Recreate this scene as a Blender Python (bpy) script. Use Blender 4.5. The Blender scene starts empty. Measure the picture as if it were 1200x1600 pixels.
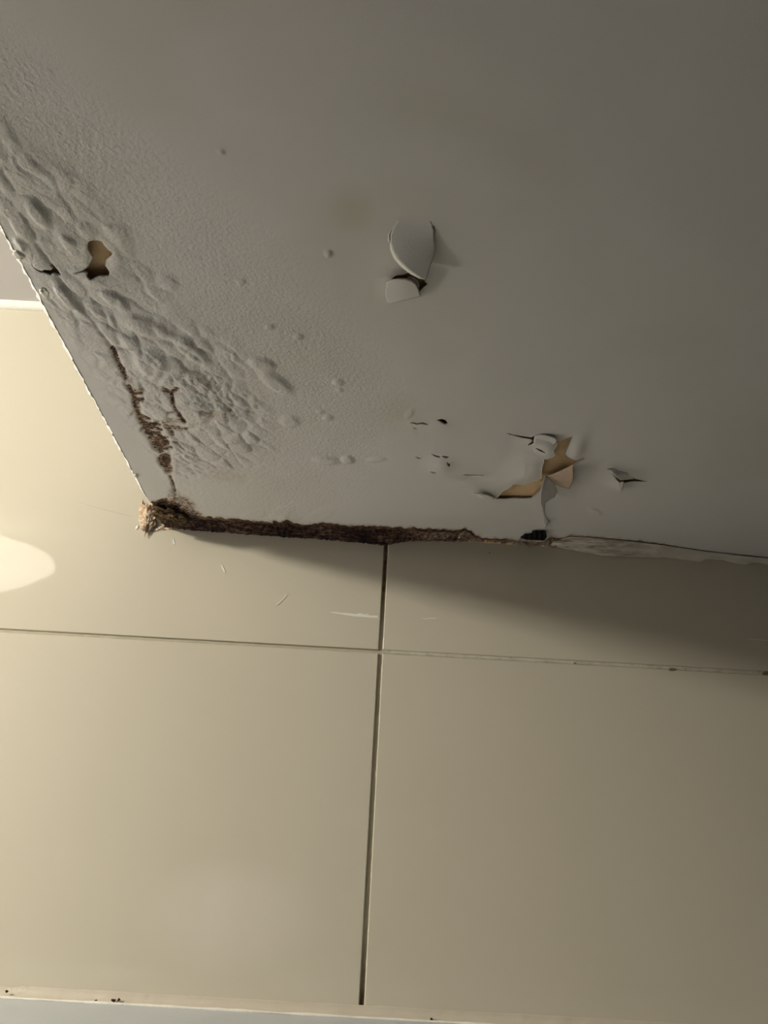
import bpy, math, random
import numpy as np
from mathutils import Matrix, Vector
from mathutils.geometry import delaunay_2d_cdt

S = bpy.context.scene
random.seed(7)

# ------------------------------------------------------------------ camera
FOC = 1202.0                       # focal length in pixels of the 1200x1600 frame
EYE = np.array([0.0, -1.0, 1.75])  # one metre in front of the tiled wall (y = 0)
def camera_axes():
    s = 0.056
    t = 607.36
    W = np.array([-s * t, t])
    X = np.array([1, s, 0.0]); X /= np.linalg.norm(X)
    Y = np.array([W[0], W[1], FOC]); Y /= np.linalg.norm(Y)
    Z = np.cross(X, Y)
    if Z[1] > 0: Z = -Z
    return np.array([X, Y, Z])
M = camera_axes()
cd = bpy.data.cameras.new('camera'); cam = bpy.data.objects.new('camera', cd)
S.collection.objects.link(cam); S.camera = cam
cd.sensor_fit = 'VERTICAL'; cd.sensor_height = 36; cd.sensor_width = 27
cd.lens = 36 * FOC / 1600
cd.clip_start = 0.01; cd.clip_end = 50
R = Matrix(((M[0][0], -M[0][1], -M[0][2]), (M[1][0], -M[1][1], -M[1][2]), (M[2][0], -M[2][1], -M[2][2])))
cam.matrix_world = Matrix.Translation(Vector(EYE)) @ R.to_4x4()

# ------------------------------------------------------------------ world, exposure, lamp power
w = bpy.data.worlds.new('world'); S.world = w; w.use_nodes = True
w.node_tree.nodes['Background'].inputs[0].default_value = (0.9, 0.92, 1.0, 1)
w.node_tree.nodes['Background'].inputs[1].default_value = 0.01
S.view_settings.view_transform = 'Standard'; S.view_settings.look = 'None'
S.view_settings.gamma = 1; S.view_settings.use_curve_mapping = False
S.view_settings.exposure = 0.0
KEY = 500.0                         # ceiling lamp over the open, higher part of the room
KEY_COL = (1.0, 0.955, 0.84)
LAMP = 4.6                         # the wall lamp whose dome is mirrored in the tiles
LAMP_COL = (1.0, 0.93, 0.78)
FILL = 0.03                          # cool fill from an added glowing pane, low on the left wall
FILL_COL = (0.84, 0.90, 1.0)
LOW = 78.0                         # globe lamp standing on the ledge, left of the picture
LOW_COL = (1.0, 0.95, 0.89)

H = 0.46                           # soffit above the eye
ZS = EYE[2] + H
X0 = -0.314                        # free edge of the soffit
CEIL = EYE[2] + 0.853
XL, XR, YF = -2.0, 1.25, -1.9      # left wall, right wall, front wall
PI = math.pi

# ------------------------------------------------------------------ helpers
def ray(px, py):
    d = np.array([px - 600.0, py - 800.0, FOC]); return M @ d
def on_wall(px, py, off=0.0):      # a point of the wall plane (off = towards the room)
    r = ray(px, py); r = r * ((1.0 - off) / r[1]); return EYE + r
def on_soffit(px, py, drop=0.0):   # a point of the soffit, drop metres below it
    r = ray(px, py); r = r * ((H - drop) / r[2]); return EYE + r
def project(x, y, z):
    p = np.stack([x - EYE[0], y - EYE[1], z - EYE[2]], -1) @ M
    return 600 + FOC * p[..., 0] / p[..., 2], 800 + FOC * p[..., 1] / p[..., 2]

def link(name, verts, faces, mat, parent=None, smooth=True, uvattr=None):
    me = bpy.data.meshes.new(name)
    me.from_pydata([tuple(map(float, v)) for v in verts], [], [tuple(map(int, f)) for f in faces])
    me.materials.append(mat)
    if smooth: me.polygons.foreach_set('use_smooth', [True] * len(me.polygons))
    if uvattr:
        for k, a in uvattr.items():
            at = me.attributes.new(k, 'FLOAT', 'POINT'); at.data.foreach_set('value', np.asarray(a, dtype=np.float32))
    me.update()
    o = bpy.data.objects.new(name, me); S.collection.objects.link(o)
    if parent: o.parent = parent
    return o
def tag(o, label, cat, group=None):
    o['label'] = label; o['category'] = cat
    if group: o['group'] = group
    return o
def struct(o, label=None):
    o['kind'] = 'structure'
    if label: o['label'] = label
    return o
def box(x0, x1, y0, y1, z0, z1):
    v = [(x, y, z) for x in (x0, x1) for y in (y0, y1) for z in (z0, z1)]
    f = [(0, 1, 3, 2), (4, 6, 7, 5), (0, 4, 5, 1), (2, 3, 7, 6), (0, 2, 6, 4), (1, 5, 7, 3)]
    return v, f
def bevel(o, wd, seg=2):
    m = o.modifiers.new('b', 'BEVEL'); m.width = wd; m.segments = seg; m.limit_method = 'ANGLE'
    return o

# numpy noise
_TABS = {}
def _tab(seed):
    if seed not in _TABS: _TABS[seed] = np.random.RandomState(seed).rand(256, 256)
    return _TABS[seed]
def vnoise(x, y, seed=1):
    t = _tab(seed); xi = np.floor(x).astype(int); yi = np.floor(y).astype(int)
    fx = x - xi; fy = y - yi; fx = fx * fx * (3 - 2 * fx); fy = fy * fy * (3 - 2 * fy)
    g = lambda a, b: t[a % 256, b % 256]
    return (g(xi, yi) * (1 - fx) + g(xi + 1, yi) * fx) * (1 - fy) + (g(xi, yi + 1) * (1 - fx) + g(xi + 1, yi + 1) * fx) * fy
def fbm(x, y, seed=1, o=4):
    s = 0; a = 0.5
    for k in range(o):
        s = s + a * vnoise(x, y, seed + k); x = x * 2.03 + 11.3; y = y * 2.03 + 5.7; a *= 0.5
    return s / (1 - 0.5 ** o)
def worley(x, y, seed=1):
    tx, ty = _tab(seed), _tab(seed + 50)
    xi = np.floor(x).astype(int); yi = np.floor(y).astype(int)
    f1 = np.full(x.shape, 9.0); f2 = np.full(x.shape, 9.0); idv = np.zeros(x.shape); th = _tab(seed + 90)
    for a in (-1, 0, 1):
        for b in (-1, 0, 1):
            cx = xi + a; cy = yi + b
            d = np.hypot(cx + tx[cx % 256, cy % 256] - x, cy + ty[cx % 256, cy % 256] - y)
            idv = np.where(d < f1, th[cx % 256, cy % 256], idv)
            f2 = np.where(d < f1, f1, np.minimum(f2, d)); f1 = np.minimum(f1, d)
    return f1, f2, idv
def sstep(a, b, x):
    t = np.clip((x - a) / (b - a), 0, 1); return t * t * (3 - 2 * t)
def polydist(px, py, pts):
    d = np.full(np.shape(px), 1e9)
    for (ax, ay), (bx, by) in zip(pts[:-1], pts[1:]):
        dx, dy = bx - ax, by - ay; L = dx * dx + dy * dy + 1e-9
        t = np.clip(((px - ax) * dx + (py - ay) * dy) / L, 0, 1)
        d = np.minimum(d, np.hypot(px - ax - t * dx, py - ay - t * dy))
    return d
def gaus(px, py, cx, cy, sx, sy, ang=0):
    c, s = math.cos(math.radians(ang)), math.sin(math.radians(ang))
    u = (px - cx) * c + (py - cy) * s; v = -(px - cx) * s + (py - cy) * c
    return np.exp(-(u / sx) ** 2 / 2 - (v / sy) ** 2 / 2)
def dome(px, py, cx, cy, sx, sy, ang=0):
    c, s = math.cos(math.radians(ang)), math.sin(math.radians(ang))
    u = (px - cx) * c + (py - cy) * s; v = -(px - cx) * s + (py - cy) * c
    return sstep(1.15, 0.45, np.hypot(u / sx, v / sy))
def inside(px, py, poly):
    r = np.zeros(np.shape(px), bool); n = len(poly); j = n - 1
    for i in range(n):
        xi, yi = poly[i]; xj, yj = poly[j]
        c = ((yi > py) != (yj > py)) & (px < (xj - xi) * (py - yi) / (yj - yi + 1e-12) + xi)
        r ^= c; j = i
    return r

# ------------------------------------------------------------------ materials
class N:
    def __init__(s, name):
        s.m = bpy.data.materials.new(name); s.m.use_nodes = True; s.t = s.m.node_tree
        s.b = s.t.nodes['Principled BSDF']; s.o = s.t.nodes['Material Output']
    def n(s, ty, **k):
        nd = s.t.nodes.new(ty)
        for a, v in k.items(): setattr(nd, a, v)
        return nd
    def l(s, a, b): s.t.links.new(a, b)
    def coords(s, scale=(1, 1, 1), rot=(0, 0, 0)):
        tc = s.n('ShaderNodeTexCoord'); mp = s.n('ShaderNodeMapping')
        mp.inputs['Scale'].default_value = scale; mp.inputs['Rotation'].default_value = rot
        s.l(tc.outputs['Object'], mp.inputs[0]); return mp.outputs[0]
    def noise(s, vec, scale, detail=4, rough=0.6, dist=0):
        t = s.n('ShaderNodeTexNoise'); s.l(vec, t.inputs['Vector'])
        t.inputs['Scale'].default_value = scale; t.inputs['Detail'].default_value = detail
        t.inputs['Roughness'].default_value = rough; t.inputs['Distortion'].default_value = dist
        return t.outputs['Fac']
    def ramp(s, fac, stops):
        r = s.n('ShaderNodeValToRGB'); e = r.color_ramp.elements
        while len(e) < len(stops): e.new(0.5)
        for q, (p, c) in zip(e, stops): q.position = p; q.color = (*c, 1) if len(c) == 3 else c
        s.l(fac, r.inputs[0]); return r.outputs[0]
    def math(s, op, a, b=None, clamp=False):
        m = s.n('ShaderNodeMath', operation=op, use_clamp=clamp)
        for i, v in enumerate((a, b)):
            if v is None: continue
            if isinstance(v, (int, float)): m.inputs[i].default_value = v
            else: s.l(v, m.inputs[i])
        return m.outputs[0]
    def mix(s, fac, a, b):
        m = s.n('ShaderNodeMix', data_type='RGBA')
        for i, v in ((0, fac), (6, a), (7, b)):
            if isinstance(v, (int, float)): m.inputs[i].default_value = v
            elif isinstance(v, tuple): m.inputs[i].default_value = (*v, 1)
            else: s.l(v, m.inputs[i])
        return m.outputs[2]
    def attr(s, name): return s.n('ShaderNodeAttribute', attribute_name=name).outputs['Fac']
    def bump(s, h, dist, strength=1.0):
        b = s.n('ShaderNodeBump'); b.inputs['Distance'].default_value = dist; b.inputs['Strength'].default_value = strength
        s.l(h, b.inputs['Height']); s.l(b.outputs[0], s.b.inputs['Normal'])
    def set(s, col=None, rough=None, spec=None):
        if col is not None:
            if isinstance(col, tuple): s.b.inputs['Base Color'].default_value = (*col, 1)
            else: s.l(col, s.b.inputs['Base Color'])
        if rough is not None:
            if isinstance(rough, (int, float)): s.b.inputs['Roughness'].default_value = rough
            else: s.l(rough, s.b.inputs['Roughness'])
        if spec is not None: s.b.inputs['Specular IOR Level'].default_value = spec
        return s

PAINT = (0.605, 0.585, 0.56)
def mat_paint(name, attrs=False, col=PAINT):
    n = N(name); v = n.coords()
    big = n.noise(v, 3.5, 3, 0.5)
    c = n.mix(n.math('MULTIPLY', n.math('SUBTRACT', big, 0.35, True), 1.6, True), tuple(x * f for x, f in zip(col, (1.0, 0.985, 1.0))), tuple(x * f for x, f in zip(col, (0.95, 0.96, 0.90))))
    fine = n.noise(v, 900, 3, 0.6)
    if attrs:
        st = n.attr('stain'); c = n.mix(st, c, (0.46, 0.43, 0.30))
        ru = n.attr('rust')
        fib = n.noise(n.coords((1.0, 2.6, 1.0), (0, 0, 0.35)), 230, 3, 0.65, 0.8)
        bl = n.noise(v, 90, 3, 0.6)
        fac = n.math('SUBTRACT', n.math('ADD', n.math('MULTIPLY', ru, 1.0), n.math('MULTIPLY', fib, 2.4)), 1.82, True)
        fac = n.math('MULTIPLY', fac, 4.0, True)
        fac = n.math('MULTIPLY', fac, n.math('MULTIPLY', ru, 3.0, True), True)
        rc = n.ramp(bl, [(0.38, (0.16, 0.075, 0.028)), (0.50, (0.05, 0.020, 0.010)), (0.6, (0.018, 0.007, 0.005))])
        halo = n.math('MULTIPLY', n.math('MULTIPLY', ru, n.math('SUBTRACT', n.math('MULTIPLY', bl, 3.4), 0.95, True), True), 0.85, True)
        c = n.mix(halo, c, (0.33, 0.20, 0.10))
        c = n.mix(fac, c, rc)
        bl2 = n.noise(v, 330, 4, 0.62)
        h = n.math('ADD', n.math('MULTIPLY', bl2, n.math('MULTIPLY', n.attr('rough'), 0.7)), n.math('MULTIPLY', fine, 0.05))
        n.bump(h, 0.0022)
    else:
        n.bump(fine, 0.0002)
    return n.set(c, 0.62, 0.3).m
M_SOFFIT = mat_paint('painted_plaster_soffit', True)
M_FLAKE = mat_paint('paint_film')
M_CEIL = mat_paint('painted_plaster_ceiling', False, (0.50, 0.48, 0.455))
M_WALLP = mat_paint('painted_wall', False, (0.76, 0.75, 0.72))

M_WALLD = mat_paint('slate_wall', False, (0.06, 0.06, 0.065))

def mat_under(name, a, b, dark):
    n = N(name); v = n.coords(); x = n.noise(v, 45, 4, 0.6); y = n.noise(v, 300, 3, 0.6)
    c = n.mix(x, a, b); c = n.mix(n.math('MULTIPLY', n.math('SUBTRACT', n.noise(v, 22, 4, 0.7), 0.55, True), 3.0, True), c, dark)
    n.bump(y, 0.0006); return n.set(c, 0.9, 0.1).m
M_UNDER = mat_under('bare_board', (0.70, 0.50, 0.30), (0.58, 0.40, 0.23), (0.36, 0.20, 0.09))
M_TANFILM = mat_under('tan_film_back', (0.47, 0.345, 0.265), (0.42, 0.32, 0.25), (0.35, 0.25, 0.18))

def mat_rot(name, stops, bd=0.003, sc=170):
    n = N(name); v = n.coords((1, 1.3, 1))
    a = n.noise(v, sc, 5, 0.7, 0.6); b = n.noise(v, 40, 4, 0.65)
    f = n.math('ADD', n.math('MULTIPLY', a, 0.6), n.math('MULTIPLY', b, 0.4))
    n.bump(a, bd); return n.set(n.ramp(f, stops), 0.9, 0.15).m
def mat_joint():
    n = N('mouldy_joint'); v = n.coords((0.35, 1.2, 1.2))
    a = n.noise(v, 230, 5, 0.7, 0.5); b = n.noise(n.coords((1, 1, 1)), 26, 4, 0.65)
    tc = n.n('ShaderNodeTexCoord'); sep = n.n('ShaderNodeSeparateXYZ'); n.l(tc.outputs['Object'], sep.inputs[0])
    xr = n.math('MULTIPLY', n.math('SUBTRACT', sep.outputs[0], 0.0), 9.0, True)
    f = n.math('ADD', n.math('ADD', n.math('MULTIPLY', a, 0.62), n.math('MULTIPLY', b, 0.38)), n.math('MULTIPLY', xr, 0.17))
    c = n.ramp(f, [(0.40, (0.008, 0.005, 0.005)), (0.49, (0.035, 0.018, 0.014)), (0.55, (0.09, 0.05, 0.036)), (0.62, (0.22, 0.14, 0.10)), (0.72, (0.40, 0.31, 0.22))])
    n.bump(a, 0.004); return n.set(c, 0.9, 0.15).m
M_ROT = mat_joint()
M_FIBRE = mat_rot('rotten_fibre', [(0.38, (0.008, 0.006, 0.004)), (0.48, (0.05, 0.032, 0.018)), (0.58, (0.20, 0.125, 0.06)), (0.68, (0.34, 0.22, 0.11))], 0.004, 220)
M_CRUMB = mat_rot('crumbled_plaster', [(0.34, (0.20, 0.08, 0.04)), (0.44, (0.46, 0.27, 0.15)), (0.52, (0.66, 0.52, 0.38)), (0.64, (0.80, 0.72, 0.58))], 0.003, 240)
M_BLACK = mat_rot('pit_black', [(0.4, (0.006, 0.006, 0.005)), (0.7, (0.02, 0.02, 0.016))])
M_CHALK = mat_rot('chalky_plaster', [(0.3, (0.70, 0.66, 0.58)), (0.7, (0.85, 0.82, 0.74))], 0.001)

def mat_tile():
    n = N('glazed_cream_tile'); v = n.coords()
    big = n.noise(v, 2.2, 2, 0.5)
    c = n.mix(big, (0.51, 0.47, 0.365), (0.54, 0.485, 0.385))
    # blurred pale reflection painted into the glaze colour, low on the left tile
    tc = n.n('ShaderNodeTexCoord'); sep = n.n('ShaderNodeSeparateXYZ'); n.l(tc.outputs['Object'], sep.inputs[0])
    p = on_wall(360, 1430)
    dx = n.math('MULTIPLY', n.math('SUBTRACT', sep.outputs[0], float(p[0])), 9.0)
    dz = n.math('MULTIPLY', n.math('SUBTRACT', sep.outputs[2], float(p[2])), 16.0)
    r2 = n.math('ADD', n.math('MULTIPLY', dx, dx), n.math('MULTIPLY', dz, dz))
    refl = n.math('MULTIPLY', n.math('SUBTRACT', 1.0, r2, True), n.noise(n.coords((1, 1, 0.45)), 20, 3, 0.55), True)
    c = n.mix(n.math('MULTIPLY', refl, 0.45), c, (0.72, 0.66, 0.62))
    sp = n.noise(v, 260, 2, 0.5)
    c = n.mix(n.math('MULTIPLY', n.math('SUBTRACT', sp, 0.74, True), 6.0, True), c, (0.4, 0.33, 0.22))
    n.bump(n.noise(v, 14, 2, 0.4), 0.00025)
    return n.set(c, 0.035, 0.62).m
M_TILE = mat_tile()

def mat_grout():
    n = N('dirty_grout'); v = n.coords()
    tc = n.n('ShaderNodeTexCoord'); sep = n.n('ShaderNodeSeparateXYZ'); n.l(tc.outputs['Object'], sep.inputs[0])
    z = sep.outputs[2]; x = sep.outputs[0]
    top = n.math('MULTIPLY', n.math('SUBTRACT', z, EYE[2] + 0.315), 14.0, True)          # wet dirt by the soffit
    low = n.math('MULTIPLY', n.math('SUBTRACT', EYE[2] - 0.02, z), 12.0, True)
    near = n.math('SUBTRACT', 1.0, n.math('MULTIPLY', n.math('ABSOLUTE', n.math('SUBTRACT', x, 0.006)), 100.0, True), True)
    d = n.math('MULTIPLY', n.math('MAXIMUM', top, low), near, True)
    dn = n.math('MULTIPLY', d, n.math('ADD', 0.45, n.noise(v, 130, 4, 0.7)), True)
    base = n.mix(n.noise(v, 60, 4, 0.7), (0.50, 0.46, 0.35), (0.37, 0.33, 0.24))
    c = n.mix(dn, base, (0.10, 0.055, 0.025))
    n.bump(n.noise(v, 400, 3, 0.6), 0.0005)
    return n.set(c, 0.85, 0.2).m
M_GROUT = mat_grout()
M_GROUTW = mat_rot('filler_grout', [(0.34, (0.26, 0.23, 0.16)), (0.46, (0.44, 0.41, 0.31)), (0.6, (0.54, 0.50, 0.40))], 0.0004, 60)
n = N('white_silicone'); v = n.coords(); n.bump(n.noise(v, 120, 3, 0.6), 0.0008)
M_SIL = n.set(n.mix(n.noise(v, 30, 3, 0.6), (0.56, 0.50, 0.40), (0.50, 0.44, 0.35)), 0.4, 0.5).m
n = N('aged_sealant'); v = n.coords((0.35, 1, 1)); n.bump(n.noise(v, 150, 4, 0.6), 0.002)
_x = n.n('ShaderNodeSeparateXYZ'); _t = n.n('ShaderNodeTexCoord'); n.l(_t.outputs['Object'], _x.inputs[0])
_f = n.math('MULTIPLY', n.math('SUBTRACT', 0.46, _x.outputs[0]), 5.0, True)
_s = n.math('MULTIPLY', n.math('MULTIPLY', n.math('SUBTRACT', n.noise(v, 70, 4, 0.65), 0.42, True), 5.0, True), _f)
M_SEAL = n.set(n.mix(_s, (0.58, 0.53, 0.45), (0.13, 0.075, 0.04)), 0.6, 0.3).m
n = N('ledge_laminate'); v = n.coords(); n.bump(n.noise(v, 200, 3, 0.6), 0.0003)
M_LEDGE = n.set(n.mix(n.noise(v, 6, 3, 0.5), (0.50, 0.53, 0.55), (0.44, 0.47, 0.48)), 0.35, 0.4).m
n = N('white_smear'); v = n.coords(); M_SMEAR = n.set(n.mix(n.noise(v, 200, 3, 0.6), (0.74, 0.72, 0.66), (0.66, 0.64, 0.56)), 0.8, 0.2).m
n = N('faint_scratch'); M_FAINT = n.set((0.62, 0.58, 0.47), 0.5, 0.4).m
n = N('dark_speck'); M_SPECK = n.set((0.07, 0.04, 0.02), 0.9, 0.2).m
n = N('brown_dirt'); M_DIRT = n.set((0.17, 0.14, 0.09), 0.9, 0.2).m
n = N('pale_floor'); v = n.coords(); M_FLOOR = n.set(n.mix(n.noise(v, 8, 3, 0.5), (0.14, 0.14, 0.135), (0.11, 0.11, 0.105)), 0.5, 0.4).m
n = N('white_enamel'); M_ENAMEL = n.set((0.8, 0.8, 0.78), 0.3, 0.5).m
def mat_emit(name, col, st):
    n = N(name); n.set((0.9, 0.88, 0.84), 0.4)
    n.b.inputs['Emission Color'].default_value = (*col, 1); n.b.inputs['Emission Strength'].default_value = st; return n.m
M_DOME = mat_emit('lit_opal_glass', LAMP_COL, LAMP)
M_KEY = mat_emit('lit_globe_glass', KEY_COL, KEY)
M_LOW = mat_emit('lit_white_globe', LOW_COL, LOW)
M_FILL = mat_emit('cool_fill_glow', FILL_COL, FILL)

# ------------------------------------------------------------------ room shell
G = 0.0052; JZ = [EYE[2] + 0.2975 + 0.6 * k for k in range(-3, 2)]; JX = [0.0058 + 0.92 * k for k in range(-2, 3)]
tv, tf = [], []
zs = [0.0] + [z for z in JZ if 0 < z < CEIL] + [CEIL]
zs = sorted(set(zs)); xs = [XL] + [x for x in JX if XL < x < XR] + [XR]
def panel(x0, x1, z0, z1, r=0.0012, th=0.012):
    """one rounded-edge tile face"""
    prof = [(0, th), (0.0, r), (r * 0.3, r * 0.3), (r, 0)]
    base = len(tv)
    for ins, y in prof:
        tv.extend([(x0 + ins, y, z0 + ins), (x1 - ins, y, z0 + ins), (x1 - ins, y, z1 - ins), (x0 + ins, y, z1 - ins)])
    for k in range(3):
        for i in range(4):
            a = base + 4 * k + i; b = base + 4 * k + (i + 1) % 4
            tf.append((a, b, b + 4, a + 4))
    tf.append((base + 12, base + 13, base + 14, base + 15))
for i in range(len(xs) - 1):
    for k in range(len(zs) - 1):
        panel(xs[i] + (G / 2 if i else 0), xs[i + 1] - (G / 2 if i < len(xs) - 2 else 0), zs[k] + (G / 2 if k else 0), zs[k + 1] - (G / 2 if k < len(zs) - 2 else 0))
wall_back = struct(link('wall_back', tv, tf, M_TILE, smooth=False))
# grout lies recessed behind the tile faces
nx, nz = 40, 500
gv, gf = [], []
def strip_v(xc):
    b = len(gv); n = 700
    for i in range(n + 1):
        z = CEIL * i / n
        for q, s_ in enumerate((-1.3, -0.45, 0.0, 0.45, 1.3)):
            wob = (vnoise(np.array(z * 160.), np.array(q * 7.3), 5) - .5) * 0.0011
            gv.append((xc + s_ * G / 2, 0.0032 + wob, z))
    for i in range(n):
        for q in range(4):
            a = b + i * 5 + q; gf.append((a, a + 1, a + 6, a + 5))
for x in xs[1:-1]: strip_v(x)
def strip_h(zc, x0, x1, y):
    b = len(gv); n = 400
    for i in range(n + 1):
        x = x0 + (x1 - x0) * i / n
        for q, s_ in enumerate((-1.3, -0.45, 0.0, 0.45, 1.3)):
            wob = (vnoise(np.array(x * 160.), np.array(q * 5.3), 9) - .5) * 0.0007
            gv.append((x, y + wob, zc + s_ * G / 2))
    for i in range(n):
        for q in range(4):
            a = b + i * 5 + q; gf.append((a, a + 5, a + 6, a + 1))
for z in zs[1:-1]: strip_h(z, XL, XR, 0.0030)
v_, f_ = box(XL, XR, 0.0045, 0.011, 0, CEIL); b = len(gv); gv += v_; gf += [tuple(b + i for i in f) for f in f_]
grout = link('grout', gv, gf, M_GROUT, wall_back, smooth=True)
# newer filler, almost flush, in the right half of the horizontal joint
fv, ff = [], []; n_ = 500; zc = JZ[3]
for i in range(n_ + 1):
    x = 0.0095 + (XR - 0.0095) * i / n_
    for q, s_ in enumerate((-1, -0.6, 0, 0.6, 1)):
        wob = (float(vnoise(np.array(x * 220.), np.array(q * 5.3), 19)) - .5) * 0.0006
        fv.append((x, 0.00045 + wob if abs(s_) < 1 else 0.0012, zc + s_ * G / 2 * 0.98))
for i in range(n_):
    for q in range(4):
        a = i * 5 + q; ff.append((a, a + 5, a + 6, a + 1))
filler = link('joint_filler', fv, ff, M_GROUTW, wall_back)

def slab(name, b, mat):
    v, f = box(*b); return struct(link(name, v, f, mat, smooth=False))
slab('wall_left', (XL - 0.1, XL, YF, 0.0, 0, CEIL), M_WALLD)
slab('wall_right', (XR, XR + 0.1, YF, 0.0, 0, CEIL), M_WALLD)
slab('wall_front', (XL, XR, YF - 0.1, YF, 0, CEIL), M_WALLD)
slab('floor', (XL, XR, YF, 0.0, -0.1, 0), M_FLOOR)

def grid_mesh(nx, ny, fn):
    v = [fn(i / nx, j / ny) for j in range(ny + 1) for i in range(nx + 1)]
    f = [(j * (nx + 1) + i, j * (nx + 1) + i + 1, (j + 1) * (nx + 1) + i + 1, (j + 1) * (nx + 1) + i) for j in range(ny) for i in range(nx)]
    return v, f
slab('ceiling', (XL, XR, YF, 0.011, CEIL, CEIL + 0.1), M_CEIL)

# ------------------------------------------------------------------ the damaged soffit
PX = lambda pts: [tuple(on_soffit(*p)[:2]) for p in pts]
HOLES_PX = [
 # torn patch by the free edge, with its crack tail
 [(139,375),(146,373.5),(154,375),(160,376),(163,382),(170,389),(176.5,391),(176,396),(171,401),(166,406),(165,414),(168,417),(172,422),(171,427),(164,427),(157,426.5),(149,429),(143,431),(137,425.5),(139,421),(133,419.5),(128,421.2),(118,424),(118,422.8),(128,418.5),(135,415.5),(141,411),(144,404),(147,400),(143,394),(139,388),(137.5,381)],
 [(53,391),(52,408),(53,412),(60,419),(67,422),(68,419.5),(80,420.5),(83,418),(78,413),(82,411),(92,420),(97.5,427),(91,427.5),(84,424.5),(79,427),(75,426),(68,424),(63,424),(57,419),(51,411),(51.5,400)],
 # behind the big hanging flake
 [(619.5,350.5),(615,354.5),(611,361),(608,366),(608.5,377),(613,381),(618,392),(628,406),(640,417),(643,421.5),(638,424),(630,427),(620,427.5),(612,432),(603,440),(608,438),(615,435),(625,434.5),(634,435),(638,431),(646,430),(653,437),(656,445),(654,448),(654.5,454.5),(661,448),(668,443),(663,438),(668,428),(672,412),(675,395),(676,380),(679,366),(678,353),(665,351),(640,350.5)],
 # small cracks
 [(640,659),(647,657.2),(651,658.5),(662,657.3),(671.5,661.5),(665,661.0),(660,659.6),(651,660.4),(646,658.9)],
 [(645,665),(649,667.3),(653,667),(652,668.6),(648,668.9),(645,666)],
 [(682,654.5),(690,652.8),(697,655),(700,659.5),(695,660),(688,656.5)],
 [(673,707.5),(681,710),(688,711.5),(687,713.3),(680,711.8)],
 [(690,710.3),(697,711.3),(702,712.3),(699,714.2),(692,712.6)],
 [(698,718),(701,721.5),(703.5,722),(702.5,727),(699,723)],
 [(672,736),(678,736.3),(682,737),(680,738.6),(673,737.6)],
 [(722,741),(730,742),(745,743),(758,744.5),(757,746),(745,745.4),(730,744.2)],
 [(648.5,712),(655,714.3),(660,715.3),(654,716.2)],
 [(791,676.5),(796,676.8),(801,679),(815,680.8),(831,682.2),(836,679.5),(834.5,685),(834,689),(827,693),(824.5,693),(829,689),(832,686.6),(831,684.7),(818,683.7),(808,681.7),(797,678.7)],
 [(836,696),(845,697.6),(854,701.5),(850,702.4),(842,700)],
 # the large peeled patch
 [(868,685),(871,689),(869,694),(864.5,697),(865,703),(869,708),(862,712),(853,714),(849,713),(850,717),(847,725),(846,735),(846,744),(838,749),(825,753),(818,757),(812,756),(803,754),(797,761),(785,768),(780,774),(774,778.5),(790,779.5),(803,778.6),(815,779.2),(830,779),(836,774),(843,767),(850,756),(857,750),(866,743),(880,736),(897,726),(905,720),(914,717),(908,715.6),(900,719),(893,716),(885,712),(882,706),(888,695),(894,682.5),(880,686),(874,688)],
 # little flake far right
 [(949,733),(958,731.5),(968,735),(978,738),(987,743),(992,747),(1003,750.5),(1014,753),(1000,752.6),(990,751.6),(976,751.8),(969,753.5),(962,746),(955,738)],
 # black pit above the joint
 [(812,838),(820,834),(832,834.5),(832,829.5),(843,830.5),(853,830),(854,838),(851,844),(838,843.5),(822,842.5)],
]
# ragged line where the paint stops short of the wall, and the rotten corner
edge_px = [(232,783),(236,786),(243,787.5),(247,785),(253,782),(259,783),(264,788),(268,786),(272,789),(277,790),(281,796),(288,798),(292,804),(299,808),(312,809),(318,812)]
x = 324.0
rr = random.Random(3)
topline = [(318,812),(360,813),(392,816),(420,819),(442,818),(447,812.5),(452,818),(470,823),(500,821),(530,824),(560,826),(600,826.5),(640,829),(680,831),(715,833),(727,829),(736,834),(742,838),(760,842),(790,842),(815,845),(850,846),(862,838),(880,839),(893,838),(920,840),(960,843.5),(1000,848),(1040,853),(1100,862),(1160,869),(1200,873),(1300,882)]
while x < 1290:
    for (a, b), (c, d) in zip(topline[:-1], topline[1:]):
        if a <= x <= c: yy = b + (d - b) * (x - a) / (c - a)
    edge_px.append((x, yy + rr.uniform(-1.6, 1.6))); x += rr.uniform(3, 8)
edge = PX(edge_px)
STEP = 0.0015
gx = X0 + STEP * np.arange(0, 620); gy = -0.8 + STEP * np.arange(0, 534)   # ends at y ~ -0.0005
GX, GY = np.meshgrid(gx, gy, indexing='ij')
strip_poly = [(X0 - 0.004, 0.004)] + [(X0 - 0.004, edge[0][1])] + [e for e in edge if e[0] < gx[-1] - 0.001]
strip_poly += [(gx[-1] + 0.01, strip_poly[-1][1]), (gx[-1] + 0.01, 0.004)]
HOLES = [PX(h) for h in HOLES_PX]
def wrect(pts, m=0.006):
    xs_ = [p[0] for p in pts]; ys_ = [p[1] for p in pts]
    i0 = max(0, int((min(xs_) - m - gx[0]) / STEP)); i1 = min(len(gx) - 1, int((max(xs_) + m - gx[0]) / STEP) + 1)
    j0 = max(0, int((min(ys_) - m - gy[0]) / STEP)); j1 = min(len(gy) - 1, int((max(ys_) + m - gy[0]) / STEP) + 1)
    return [i0, i1, j0, j1]
allr = sum(HOLES[3:16], [])
r_strip = wrect(edge + [(X0, -0.001), (gx[-1], -0.001)]); r_strip[3] = len(gy) - 1; r_strip[0] = 0; r_strip[1] = len(gx) - 1
r_right = wrect(allr)
r_right[3] = min(r_right[3], r_strip[2])
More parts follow.
